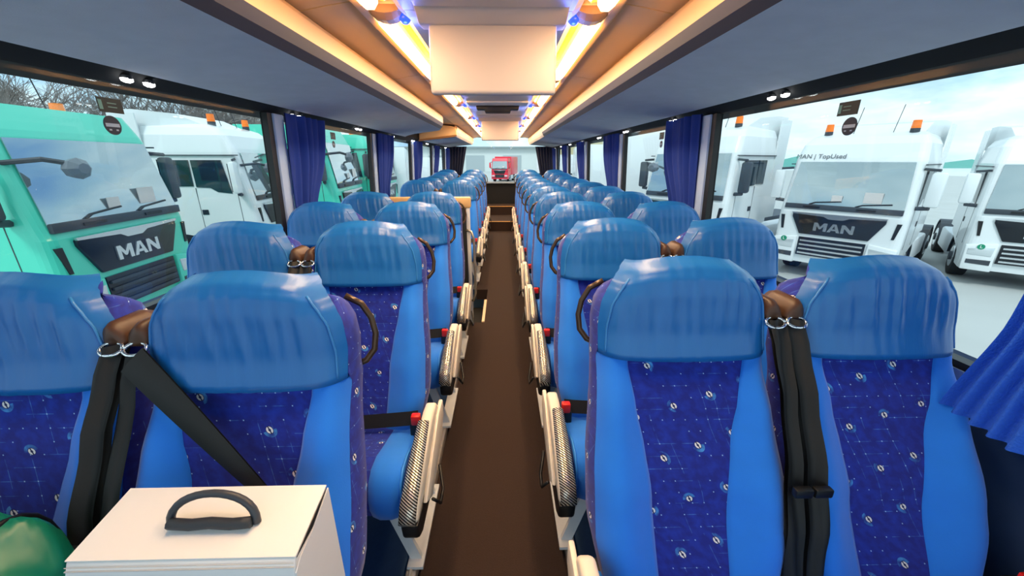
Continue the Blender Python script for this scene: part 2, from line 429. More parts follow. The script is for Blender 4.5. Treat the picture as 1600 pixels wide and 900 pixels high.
# fold-down monitors seen from the back
for y, lab in ((1.60, 'big pale fold-down monitor back hanging in front of the lamps'), (5.10, 'small-looking tan fold-down monitor hanging before the rear window')):
    o = tag(empty('ceiling_monitor', (0, y, 1.90)), lab, 'monitor')
    o.location.x = .012
    tilt = Matrix.Rotation(R(-7), 4, 'X')
    b = MB(); b.box(-.228, .228, -.015, .02, -.275, -.035, tilt); b.obj('monitor_body', mat('monitor_plastic', 'c2b6b2', .45), o, bevel=.014, segs=3)
    b = MB(); b.box(-.222, .222, .018, .032, -.268, -.045, tilt); b.obj('screen', mat('black_screen', '08090b', .15), o)
    b = MB(); b.prism([(-.10, .0), (-.10, -.015), (-.03, -.05), (.05, -.045), (.12, 0)], -.26, .26, 'x'); b.obj('hinge_housing', mat('monitor_plastic', 'c2b6b2', .45), o, bevel=.01)
    b = MB(); b.box(-.26, .26, -.35, -.10, -.022, .0); b.obj('mount_plate', mat('mount_grey', 'b9b4b6', .45), o, bevel=.01)
ha = tag(empty('roof_hatch', (0, 3.95, 1.885)), 'pale roof hatch with black handle bar between the monitors', 'roof hatch')
MB().box(-.27, .27, -.3, .3, -.016, 0).obj('hatch_panel', mat('hatch_white', 'e6e4e2', .4), ha, bevel=.012)
hb = MB(); hb.prism([(-.20, -.016), (-.19, -.05), (-.12, -.05), (-.115, -.075), (.115, -.075), (.12, -.05), (.19, -.05), (.20, -.016)], -.12, -.02, 'y'); hb.obj('hatch_handle', BLACK, ha, bevel=.008)

# ------------------------------------------------------------ seats
WT = [(.35, .185), (.43, .218), (.52, .236), (.66, .236), (.78, .224), (.88, .216), (.95, .216), (1.0, .2165), (1.05, .211), (1.09, .198), (1.12, .186), (1.145, .172), (1.160, .158), (1.172, .138)]
def sw(z):
    return interp(WT, z)
def arch(x, z):   # the crown of the backrest is lower at its corners
    q = max(0, min(1, (z-1.07)/.10)); return z-.022*q*min(1.3, (x/.14)**2)
def sy(z):  # front centre line
    return interp([(.35, -.307), (.60, -.195), (.80, -.115), (.92, -.068), (1.0, -.045), (1.08, -.035), (1.125, -.026), (1.152, -.010), (1.172, .030)], z)
def xi(z): return interp([(.40, .090), (.50, .094), (.62, .100), (.72, .113), (.82, .134), (.92, .152)], z)
def front(x, z, head=False):
    W = max(sw(z), 1e-4); t = min(1, abs(x)/W)
    if head: return sy(z)-.022+.018*t**2.5+.038*t**9
    bol = interp([(.40, .03), (.55, .062), (.75, .045), (.92, .004)], z)
    xx = xi(z); a = max(0, (abs(x)-xx)/(max(W-xx, 1e-3)))
    return sy(z)+.006-bol*math.sin(math.pi*min(1, a)*.62)**1.2+.055*a**4
HZ = .928
def uvxz(co, n): return (co.x+co.y*.9, co.z*1.08)
def build_seat_meshes():
    M = {}
    # leather head
    rows = []; zs = [HZ+(1.172-HZ)*(1-(1-i/26)**1.5) for i in range(27)]
    rr = random.Random(4)
    ph = [(rr.uniform(70, 210), rr.uniform(0, 6), rr.uniform(.4, 1)) for _ in range(8)]
    for z in zs:
        W = sw(z); row = []
        for j in range(49):
            t = -1+2*j/48; x = W*t
            env = math.exp(-((z-1.055)/.055)**2)*(1-abs(t)**3)
            rp = sum(a*math.sin(f*(x+.12*(z-1.05)*math.sin(p_*3))+p_) for f, p_, a in ph)/4
            row.append((x, front(x, z, True)-.0065*env*rp-.0010*rp*(1-t*t), arch(x, z)))
        rows.append(row)
    low = [(x, y+.028, HZ-.004) for x, y, z in rows[0]]
    M['head'] = MB().grid([low]+rows).mesh('headrest', LEATHER, smooth=True)
    for s in (-1, 1):
        pts = []
        for i in range(18):
            z = HZ+.01+(1.138-HZ-.01)*i/17; x = s*(sw(z)-.014-.012*i/17); pts.append((x, front(x, z, True)-.001, arch(x, z)))
        M['piping'+('R' if s > 0 else 'L')] = MB().tube(pts, .0030, 6).mesh('piping', mat('piping_leather', '2f7cc4', .4), smooth=True)
    zs = [.35+(HZ-.35)*i/24 for i in range(25)]
    M['insert'] = MB().grid([[(x, front(x, z)+.004, z) for x in [xi(z)*(-1+2*j/12) for j in range(13)]] for z in zs]).mesh('back_insert', PATT, smooth=True, uvf=uvxz)
    for s, nm in ((-1, 'bolL'), (1, 'bolR')):
        rows = []
        for z in zs:
            a, b = xi(z)-.004, sw(z); row = []
            for j in range(13):
                x = s*(a+(b-a)*j/12); row.append((x, front(x, z)-(.004 if 0 < j < 12 else 0), z))
            rows.append([(s*a, rows_y+.012, z) for rows_y in [row[0][1]]]+row)
        M[nm] = MB().grid(rows).mesh('side_bolster', VELOUR, smooth=True)
    # shell around sides and back
    rows = []
    zz = [.35+(1.145-.35)*i/27 for i in range(28)]+[1.152, 1.16, 1.167, 1.171, 1.172]
    for z0 in zz:
        z = z0; W = sw(z); hd = z > HZ
        ye = front(W, z, hd)+.001; D = interp([(.40, .10), (.9, .10), (1.10, .085), (1.172, .0)], z)
        yb = sy(z)+interp([(1.10, .05), (1.172, .0)], z)+D
        row = [(-W, ye, z), (-W*1.02-.002, ye+(yb-ye)*.25, z), (-W*1.02-.002, ye+(yb-ye)*.6, z), (-W*.94, yb-.012*min(1, D*12), z), (-W*.7, yb, z), (0, yb+.004, z), (W*.7, yb, z), (W*.94, yb-.012*min(1, D*12), z), (W*1.02+.002, ye+(yb-ye)*.6, z), (W*1.02+.002, ye+(yb-ye)*.25, z), (W, ye, z)]
        dz = -.016*max(0, min(1, (z-1.0)/.12))
        rows.append([(a, b, arch(a, c)+dz) for a, b, c in row])
    M['shell'] = MB().grid(rows).mesh('backrest_shell', PATT, smooth=True, uvf=lambda co, n: (co.y+co.x*.95, co.z*1.05))
    # cushion : profile in (y,z), swept over x with rounded sides
    prof = [(-.20, .36), (-.22, .408), (-.30, .420), (-.40, .445), (-.49, .470), (-.545, .468), (-.582, .443), (-.598, .40), (-.598, .36), (-.582, .315), (-.55, .29), (-.48, .285), (-.35, .29), (-.22, .30)]
    cx, cz = -.40, .39
    def ring(x, k): return [(x, cx+(y-cx)*k, cz+(z-cz)*k) for y, z in prof]
    def strip(xs, puff):
        b = MB(); b.loft([ring(x, k) for x, k in zip(xs, puff)]); return b
    M['cins'] = strip([-.122, .122], [.985, .985]).mesh('cushion_insert', PATT, smooth=False, uvf=lambda co, n: (co.x+.03, (co.y-co.z)*1.0))
    for s, nm in ((-1, 'cbL'), (1, 'cbR')):
        M[nm] = strip([s*.120, s*.124, s*.15, s*.185, s*.215, s*.228], [.95, 1.0, 1.05, 1.05, 1.0, .90]).mesh('cushion_bolster', VELOUR, smooth=True)
        pp = MB(); pp.tube([(s*.222, cx+(y-cx)*.97, cz+(z-cz)*.97) for y, z in prof[1:11]], .005, 6)
        M[nm+'p'] = pp.mesh('cushion_piping', mat('piping_velour', '2f8df0', .6), smooth=True)
        cp = MB(); cp.loft([ring(s*.2285, .89), ring(s*.232, .80)]); M[nm+'s'] = cp.mesh('cushion_side', PATT, uvf=lambda co, n: (co.y, co.z))
    # pan and legs per sign of the aisle
    M['pan'] = MB().box(-.20, .20, -.52, -.10, .262, .296).mesh('seat_pan', BLACK, bevel=.008)
    for s in (-1, 1):
        k = 'R' if s > 0 else 'L'
        lg = MB(); lg.prism([(s*.215, .045), (s*.255, .045), (s*.185, .275), (s*.145, .275)], -.53, -.515, 'y'); lg.prism([(s*.215, .045), (s*.255, .045), (s*.185, .275), (s*.145, .275)], -.25, -.235, 'y')
        lg.box(*sorted((s*.205, s*.26)), -.56, -.20, .046, .058)
        M['leg'+k] = lg.mesh('leg', STEEL)
        lw = MB(); lw.box(*sorted((s*.08, s*.12)), -.53, -.515, .012, .275); lw.box(*sorted((s*.08, s*.12)), -.25, -.235, .012, .275); lw.box(*sorted((s*.07, s*.13)), -.56, -.20, .012, .024)
        M['wleg'+k] = lw.mesh('leg', STEEL)
        # aisle armrest
        ar = MB(); P = [(-.24, .49), (-.27, .525), (-.33, .530), (-.39, .522), (-.56, .462), (-.645, .425), (-.672, .395), (-.655, .37), (-.60, .375), (-.45, .42), (-.33, .46), (-.27, .46)]
        ar.prism(P, s*.248, s*.290, 'x'); M['arm'+k] = ar.mesh('armrest', CREAM, bevel=.012, segs=3)
        tr = MB(); q = [(-.385, .526), (-.56, .468), (-.65, .432), (-.682, .395), (-.66, .362)]
        rows = []
        for (y, z), ww in zip(q, (.020, .025, .026, .025, .018)):
            rows.append([(s*(.262+ww*math.cos(a)), y-.010*math.sin(a)*.8, z+.012*math.sin(a)) for a in [math.pi*i/6 for i in range(7)]])
        tr.grid(rows); M['trim'+k] = tr.mesh('armrest_trim', CARBON, smooth=True)
        bx = MB(); bx.prism([(-.665, .37), (-.655, .31), (-.62, .29), (-.45, .29), (-.27, .33), (-.27, .45), (-.33, .45), (-.45, .41), (-.60, .365)], s*.235, s*.29, 'x'); M['abox'+k] = bx.mesh('armrest_bracket', BLACK, bevel=.01)
        pn = MB(); pn.prism([(-.20, .49), (-.30, .49), (-.46, .425), (-.58, .365), (-.50, .31), (-.28, .36), (-.20, .42)], s*.284, s*.300, 'x'); M['apan'+k] = pn.mesh('armrest_side_panel', CREAM, bevel=.005)
        pd = MB(); pd.tube([(s*.31, -.40, .35), (s*.325, -.44, .28), (s*.325, -.50, .28), (s*.31, -.54, .34)], .006, 6); M['pedal'+k] = pd.mesh('recline_lever', BLACK, smooth=True)
        # grab handle at the shoulder
        gh = MB(); gh.tube([(s*.185, .085, 1.085), (s*.220, .09, 1.062), (s*.240, .09, 1.025), (s*.248, .085, .985), (s*.244, .075, .945), (s*.226, .06, .922), (s*.195, .045, .912)], .008, 8)
        M['grab'+k] = gh.mesh('grab_handle', mat('bronze_handle', '4a3a2c', .3, .5), smooth=True)
        # buckle + stalk
        bk = MB(); bk.box(*sorted((s*.205, s*.238)), -.345, -.318, .475, .515); M['buck'+k] = bk.mesh('buckle', RED, bevel=.005)
        bs = MB(); bs.box(*sorted((s*.198, s*.243)), -.342, -.30, .40, .480); M['bstalk'+k] = bs.mesh('buckle_stalk', BLACK, bevel=.006)
        lb = MB(); lb.grid([[(s*x, y-.002, z+dz) for dz, y in ((-.022, -.325), (.022, -.300))] for x, z in ((.225, .49), (.19, .485), (.10, .478), (0, .470), (-.10, .472), (-.19, .48))]); 
        M['lap'+k] = lb.mesh('lap_belt', BELT, smooth=True)
        # shoulder belt (s = towards the neighbour seat)
        sb = MB(); rows = []
        for i in range(25):
            z = 1.02-.60*i/24; t = i/24
            yy = interp([(.40, -.30), (.55, -.262), (.70, -.205), (.85, -.135), (.95, -.08), (1.03, -.035)], z)
            xc = .2245+.003*math.sin(5*t+1); hw = .0225*(.86+.14*abs(math.cos(3.4*t+.4))); tw = .35*math.sin(4*t)
            rows.append([(s*(xc+hw*c), yy+.008*math.sin(3*c+tw*4)+tw*hw*c*.6-.004, z) for c in (-1, -.6, -.2, .2, .6, 1)])
        sb.grid(rows); rows2 = [[(x+s*.002, y+.016, z) for x, y, z in r_] for r_ in rows]; sb.grid(rows2)
        M['belt'+k] = sb.mesh('shoulder_belt', BELT, smooth=True)
        tg = MB(); tg.box(*sorted((s*.205, s*.247)), -.250, -.232, .662, .685); M['tong'+k] = tg.mesh('belt_tongue', BLACK, bevel=.004)
        cp = MB(); K = 10; ringp = []
        for y_, kk in ((-.038, .55), (-.034, .85), (-.02, 1), (.05, 1), (.075, .8)):
            ringp.append([(s*(.222+.026*kk*math.cos(math.pi*i/K)), y_, 1.015+.050*kk*math.sin(math.pi*i/K)*(1-.25*math.cos(math.pi*i/K))) for i in range(K+1)])
        cp.loft(ringp); M['cap'+k] = cp.mesh('belt_cover', BROWNCAP, bevel=0, smooth=True)
        rg = MB(); rg.tube([(s*(.222+.024*math.cos(2*math.pi*i/16)), -.045+.012*math.sin(2*math.pi*i/16), 1.012+.010*math.sin(2*math.pi*i/16)) for i in range(17)], 0.0045, 6); M['ring'+k] = rg.mesh('belt_ring', CHROME, smooth=True)
    return M
SM = build_seat_meshes()
def seat(x, y, z, aisle_sign, is_aisle, label, group, diagonal=False, lap=True, arm=True):
    o = tag(empty('coach_seat', (x, y, z+.002)), label, 'seat', group)
    A = 'R' if aisle_sign > 0 else 'L'; N = 'L' if aisle_sign > 0 else 'R'   # A: towards aisle, N: towards wall
    h = mk('headrest', SM['head'], o); mk('piping', SM['pipingL'], h); mk('piping', SM['pipingR'], h)
    mk('back_insert', SM['insert'], o); mk('side_bolster', SM['bolL'], o); mk('side_bolster', SM['bolR'], o); mk('backrest_shell', SM['shell'], o)
    mk('cushion_insert', SM['cins'], o)
    for k in ('cbL', 'cbR'):
        c = mk('cushion_bolster', SM[k], o); mk('cushion_piping', SM[k+'p'], c); mk('cushion_side', SM[k+'s'], c)
    mk('seat_pan', SM['pan'], o); mk('leg', SM['leg'+A] if is_aisle else SM['wleg'+N], o)
    nb = N if is_aisle else A      # the neighbour's side
    if not diagonal: 
        b = mk('shoulder_belt', SM['belt'+nb], o); mk('belt_tongue', SM['tong'+nb], b)
    mk('belt_cover', SM['cap'+nb], o); mk('belt_ring', SM['ring'+nb], o)
    bk_ = A if is_aisle else N
    s_ = mk('buckle_stalk', SM['bstalk'+bk_], o); mk('buckle', SM['buck'+bk_], s_)
    if is_aisle and not arm: mk('grab_handle', SM['grab'+A], o)
    if is_aisle and arm:
        a = mk('armrest', SM['arm'+A], o); mk('armrest_trim', SM['trim'+A], a); mk('armrest_side_panel', SM['apan'+A], a); mk('recline_lever', SM['pedal'+A], a)
        mk('armrest_bracket', SM['abox'+A], o); mk('grab_handle', SM['grab'+A], o)
        if lap: mk('lap_belt', SM['lap'+A], o)
    return o
ORD = ['first', 'second', 'third', 'fourth', 'fifth', 'sixth', 'seventh', 'eighth', 'ninth', 'tenth']
for i in range(10):
    y = [.915, 1.585, 2.26, 2.98, 3.65, 4.32, 5.10, 5.85, 6.60, 7.38][i]; z = [0]*8+[.035, .06]
    seat(.502, y, z[i], -1, True, 'blue coach aisle seat in the %s row opposite the stairwell side' % ORD[i], 'coach seats', lap=i > 0)
    seat(1.0, y, z[i], -1, False, 'blue coach window seat in the %s row opposite the stairwell side' % ORD[i], 'coach seats')
for i in range(9):
    y = [.805, 1.525, 2.27, 3.02, 4.86, 5.55, 6.22, 6.88, 7.5][i]; z = [0]*7+[.035, .06]
    lab = 'blue coach %s seat in the ' + ORD[i] + ' row on the stairwell side'
    if i == 0: lab = 'blue coach %s seat in the first row on the stairwell side'
    seat(-.527 if i == 0 else -.503, y, z[i], 1, True, lab % 'aisle' + (', white carton on it' if i == 0 else ''), 'coach seats', diagonal=(i == 0), arm=i > 0)
    seat(-1.022 if i == 0 else -1.0, y, z[i], 1, False, lab % 'window' + (', green bag on it' if i == 0 else ''), 'coach seats')
# diagonal belt pulled across the first aisle seat
db = MB(); rows = []
A0 = Vector((-.742, .738, 1.0)); A1 = Vector((-.425, .612, .735))
for i in range(21):
    t = i/20; p = A0.lerp(A1, t); hw = .030*(1-.5*t**2)
    d = Vector((.62, 0, .70)).normalized()
    rows.append([(p.x+d.x*hw*c, p.y-.004*(1-c*c)+.010*c*(1-t), p.z+d.z*hw*c) for c in (-1, -.5, 0, .5, 1)])
db.grid(rows); db.grid([[(x, y+.003, z) for x, y, z in r_] for r_ in rows])
first_aisle = [o for o in COL.objects if o.get('label', '').endswith('white carton on it')][0]
o = db.obj('shoulder_belt', BELT, first_aisle, smooth=True); o.matrix_parent_inverse = Matrix.Translation(-first_aisle.location)
fb = MB(); rows = []
for i in range(13):
    z = 1.0-.56*i/12; yy = .805+interp([(.40, -.30), (.70, -.205), (.95, -.08), (1.03, -.035)], z)
    rows.append([(-.527-.226+.021*c, yy+.006*math.sin(4*c), z) for c in (-1, -.5, 0, .5, 1)])
fb.grid(rows); o = fb.obj('belt_return', BELT, first_aisle, smooth=True); o.matrix_parent_inverse = Matrix.Translation(-first_aisle.location)

# ------------------------------------------------------------ carton, bag
bxr = tag(empty('carton', (-.482, .522, .596)), 'white cardboard carton with black carry handle on a blue seat', 'carton'); bxr.scale = (.893,)*3
b = MB(); b.prism([(-.075, -.138), (-.075, .190), (-.066, .210), (.072, .235), (.072, -.138)], -.205, .205, 'x'); b.obj('carton_body', WHITEBOX, bxr, bevel=.002, segs=1)
b = MB(); b.grid([[(-.206, -.0655, .2105), (.206, -.0655, .2105)], [(-.206, .073, .2365), (.206, .073, .2365)]]); 
b = MB(); b.prism([(-.0655, .2115), (.073, .2365), (.073, .2385), (-.0655, .2135)], -.206, .206, 'x'); b.obj('lid_flap', WHITEBOX, bxr)
b = MB(); b.prism([(-.076, -.13), (-.076, .186), (-.055, .200), (.0, .206), (.074, .230), (.074, -.13)], .206, .2085, 'x'); b.obj('side_flap', WHITEBOX, bxr)
b = MB(); b.prism([(-.064, .2085), (.0, .2085), (.070, .2335), (.0, .2215)], .2060, .2072, 'x'); b.obj('flap_gap', BLACK, bxr)
for zz in (.196, .203): MB().box(-.204, .2045, -.0772+(zz-.19)*.45, -.072, zz, zz+.0015).obj('crease', mat('crease_grey', 'd9d4d0', .6), bxr)
hd = MB(); C0 = (.02, -.004, .226)
hd.tube([(C0[0]+.083*math.cos(math.pi*i/16)*(1.0), C0[1]+.016*math.sin(math.pi*i/16), C0[2]+.058*math.sin(math.pi*i/16)**.8) for i in range(17)], .0075, 8)
hg = hd.obj('carry_handle', mat('dark_grey_plastic', '3c4048', .45), bxr, smooth=True)
g2 = MB(); g2.tube([(C0[0]-.078+.156*i/8, C0[1]-.008, C0[2]+.008+.002*math.cos(i*1.57)) for i in range(9)], .0105, 8); g2.obj('handle_grip', mat('dark_grey_grip', '34383f', .6), hg, smooth=True)

bg_ = tag(empty('duffel_bag', (-.985, .485, .465)), 'green nylon duffel bag with black piping on a blue window seat', 'bag'); bg_.scale = (1.08, .95, 1.85)
rings = []; rr = random.Random(2)
for i in range(29):
    t = -1+2*i/28; k = (1-abs(t)**4)**.5 if abs(t) < 1 else .0
    k = max(k, .25); xx = .215*t
    ring = []
    for j in range(44):
        a = 2*math.pi*j/44; ca, sa = math.cos(a), math.sin(a)
        ry, rz = .115, .092
        y = ry*k*math.copysign(abs(ca)**.7, ca); z = .085*1+rz*k*math.copysign(abs(sa)**.7, sa)
        wob = .004*math.sin(9*xx*8+3*a)+.004*math.sin(5*a+4*t)+.0025*math.sin(60*xx+9*a)
        ring.append((xx+.01*sa, y+wob, max(.0, z+wob+.012*t)))
    rings.append(ring)
MB().loft(rings).obj('bag_body', GREENBAG, bg_, smooth=True)
for t in (-.55, .62):
    pts = [];
    for j in range(25):
        a = 2*math.pi*j/24; ca, sa = math.cos(a), math.sin(a); k = (1-abs(t)**4)**.5
        pts.append((.215*t+.01*sa+.05*ca*0, .120*k*math.copysign(abs(ca)**.7, ca), max(.0, .085+.097*k*math.copysign(abs(sa)**.7, sa)+.012*t)))
    MB().tube(pts, .0045, 6).obj('piping', BLACK, bg_, smooth=True)
MB().tube([(-.18+.36*i/10, -.055+.01*math.sin(i), .178-.0*i+.006*i/10) for i in range(11)], .006, 6).obj('zip', BLACK, bg_, smooth=True)
MB().tube([(-.17+.34*i/12, -.06-.02*math.sin(math.pi*i/12), .165-.06*math.sin(math.pi*i/12)**.5) for i in range(13)], .008, 6, flat=.4).obj('strap', BLACK, bg_, smooth=True)

# ------------------------------------------------------------ partition at the stairwell
pt = tag(empty('stair_partition', (-.70, 3.20, 0)), 'tan-topped dark partition with white posts at the stairwell', 'partition')
MB().box(-.40, .46, -.02, .02, .06, 1.03).obj('panel', mat('dark_grey_panel', '3a3d3c', .5), pt)
MB().box(-.42, .48, -.035, .035, 1.03, 1.115).obj('top_rail', mat('tan_top_rail', 'd8b27a', .45), pt, bevel=.012)
for x in (-.39, .37, .455): MB().box(x-.014, x+.014, -.03, .03, .02, 1.03).obj('post', STEEL, pt, bevel=.004)
MB().tube([(.44, -.03, .85), (.48, -.05, .84), (.50, -.05, .78), (.50, -.05, .30), (.48, -.05, .24), (.44, -.03, .23)], .011, 8).obj('handrail', mat('silver_rail', 'b9b4a8', .25, .7), pt, smooth=True)

# ------------------------------------------------------------ curtains
def curtain(s, y0, y1, ztop, zbot, label, m=CURT, gather=.5, toward=0, seed=1, flare=0):
    rr = random.Random(seed); p1, p2 = rr.uniform(0, 6), rr.uniform(0, 6)
    rows = []; NZ, NX = 26, 70
    for i in range(NZ+1):
        t = i/NZ; z = ztop+(zbot-ztop)*t
        pinch = 1-gather*math.exp(-((t-.82)/.36)**2)*1.0
        c0 = y0+(y1-y0)*(toward*(1-pinch))
        row = []
        for j in range(NX+1):
            q = j/NX
            y = c0+(y1-y0)*pinch*q+(flare*max(0, t-.86)*2.2*q if flare else 0)
            am = .028*(1-.25*t)
            x = wx(z)-.048+am*math.sin(q*2*math.pi*5.5+p1+.8*math.sin(t*2+p2))*(.6+.4*math.sin(q*9+p2))+.006*math.sin(q*40+t*3)
            row.append((s*x, y, z))
        rows.append(row)
    b = MB(); b.grid(rows); b.grid([[(x+s*.006, y, z) for x, y, z in r_] for r_ in rows])
    b2 = MB(); b2.v = [(x-s*1.19, y-y0, z-zbot) for x, y, z in b.v]; b2.f = b.f
    me = b2.mesh('window_curtain', m, smooth=True)
    o = tag(mk('window_curtain', me, None, (s*1.19, y0, zbot)), label, 'curtain', 'window curtains')
    return o
WO = ['first', 'second', 'third', 'fourth', 'fifth', 'sixth']
for s, sd in ((-1, 'on the stairwell side'), (1, 'opposite the stairwell side')):
    for i, p in enumerate(PIL[2:]):
        curtain(s, p+.11, p+[.62, .66, .62, .6, .5][i], 1.655, .93, 'gathered blue curtain at the %s window pillar %s' % (WO[i+1], sd), gather=.45, seed=i*2+(s > 0))
rows = []
for i in range(31):
    t = i/30; z = 1.655-.835*t
    y1 = interp([(0, .86), (.45, .765), (.72, .762), (1, .80)], t); y0 = .635
    zd = z+0
    rows.append([(1.19-.045*(t > .6)*(t-.6)*2.5+.016*math.sin(j/40*2*math.pi*4.5+1)*(1-.2*t), y0+(y1-y0)*j/40, zd-(.02*(1-j/40) if t > .9 else 0)) for j in range(41)])
b = MB(); b.grid(rows); b.grid([[(x+.006, y, z) for x, y, z in r_] for r_ in rows])
tag(b.obj('window_curtain', mat('bright_curtain_lining', '1e5fd6', .75, noise=.2, nscale=220, bump=.4, bscale=260), smooth=True), 'gathered blue curtain at the first window pillar opposite the stairwell side, flared hem', 'curtain', 'window curtains')
for s, sd in ((-1, 'stairwell side'), (1, 'side opposite the stairwell')):
    rows = []
    for i in range(15):
        t = i/14; z = 1.70-.85*t
        inner = .80+.0*t+.17*t
        rows.append([(s*(inner+(1.24-inner)*j/30), YB-.06+.018*math.sin(j*1.3+t), z) for j in range(31)])
    b = MB(); b.grid(rows); b.grid([[(x, y+.006, z) for x, y, z in r_] for r_ in rows])
    tag(b.obj('rear_curtain', CURTD, smooth=True), 'dark navy curtain beside the rear window, '+sd, 'curtain', 'rear curtains')

# emergency stickers on the panes
def sticker(s, y, z, hgt, wid, kind, label):
    x = wx(z)+.009
    o = tag(empty('window_sticker', (s*x, y, z)), label, 'sticker')
    face = -s
    if kind == 'rect':
        MB().box(*sorted((-s*.001, s*.001)), -wid/2, wid/2, -hgt/2, hgt/2).obj('sticker_sheet', mat('dark_green_sticker', '0c2420', .4), o)
        mt = mat('sticker_print', '7fb0a0', .5)
        MB().box(*sorted((-s*.0015, -s*.001)), -wid*.40*s*-1-.006, -wid*.40*s*-1+.006, -hgt*.32, hgt*.32).obj('print_bar', mt, o)
        for dz in (-.12, .14): MB().box(*sorted((-s*.0015, -s*.001)), -wid*.12, wid*.25, hgt*dz-.001, hgt*dz+.0015).obj('print_line', mt, o)
    else:
        b = MB(); b.cyl((-.001, 0, 0), wid/2, .002, 'x', 28); b.obj('sticker_disc', mat('navy_sticker', '0e2436', .4), o)
        mt = mat('sticker_white', 'c9d6dc', .5)
        MB().box(*sorted((-s*.0018, -s*.001)), -wid*.40, wid*.40, -.005, .006).obj('print_band', mt, o)
        for dy in (-.2, .2): MB().box(*sorted((-s*.0018, -s*.001)), wid*dy-.004, wid*dy+.004, -wid*.28, -wid*.20).obj('print_mark', mt, o)
sticker(-1, 1.43, 1.572, .045, .085, 'rect', 'dark rectangular emergency sticker high on the window before the teal truck')
sticker(-1, 1.42, 1.510, .06, .06, 'disc', 'round navy sticker on the window before the teal truck')
sticker(1, 1.45, 1.572, .045, .085, 'rect', 'dark green emergency sticker high on the window over the big white truck')
sticker(1, 1.43, 1.512, .06, .06, 'disc', 'round navy sticker on the window above the big white truck')
sticker(-1, 3.19, 1.575, .05, .085, 'rect', 'small dark emergency sticker on the window before the second teal truck')
sticker(-1, 3.19, 1.515, .05, .05, 'disc', 'small round sticker on the window before the second teal truck')
sticker(1, 3.12, 1.575, .05, .085, 'rect', 'small dark emergency sticker on the window beside the curtain')
sticker(1, 3.12, 1.515, .05, .05, 'disc', 'small round sticker on the window beside the curtain')

# ------------------------------------------------------------ outside: ground, trucks, trees
gd = struct(MB().box(-90, 90, -40, 200, GZ-.2, GZ).obj('floor_yard', mat('yard_asphalt', 'b4b8b8', .9, noise=.15, nscale=.6)), 'pale grey asphalt of the truck yard')
WINDSCREEN = mat('truck_windscreen', 'a9b6ba', .03, .75, coat=1)
SIDEGLASS = mat('truck_side_glass', '18242c', .05, spec=.8)
GRILLE = mat('grille_black', '0e131c', .3)
DARKGREY = mat('truck_dark_plastic', '3a4048', .55)
CHR = mat('truck_chrome', 'd4d8dc', .2, .8)
LAMP = mat('truck_headlight', 'd6dde0', .12, .3)
ORANGE = mat('beacon_orange', 'f07818', .3, emit='ff7a10', estr=.25)
TWHITE = mat('truck_white_paint', 'e9eef0', .3, coat=.4, noise=.02)
TTEAL = mat('truck_teal_paint', '4fd9bd', .3, coat=.4, noise=.03)
TRED = mat('truck_red_paint', 'e8203c', .35, coat=.3)
def trect(b, p0, p1, p2, p3, th, M=None):
    """thin quad slab with thickness along its normal"""
    q = [Vector(p) for p in (p0, p1, p2, p3)]; nn = (q[1]-q[0]).cross(q[3]-q[0]).normalized()*th
    b.add([*q, *[v+nn for v in q]], [(0, 1, 2, 3), (7, 6, 5, 4), (0, 4, 5, 1), (1, 5, 6, 2), (2, 6, 7, 3), (3, 7, 4, 0)])
LETTERS = dict(
    M=[[(0, 0), (0, 1), (.26, 1), (.5, .52), (.74, 1), (1, 1), (1, 0), (.76, 0), (.76, .6), (.57, .24), (.43, .24), (.24, .6), (.24, 0)]],
    A=[[(0, 0), (.36, 1), (.5, 1), (.5, .78), (.26, 0)], [(1, 0), (.74, 0), (.5, .78), (.5, 1), (.64, 1)], [(.33, .2), (.39, .4), (.61, .4), (.67, .2)]],
    N=[[(0, 0), (0, 1), (.26, 1), (.76, .4), (.76, 1), (1, 1), (1, 0), (.74, 0), (.24, .6), (.24, 0)]])
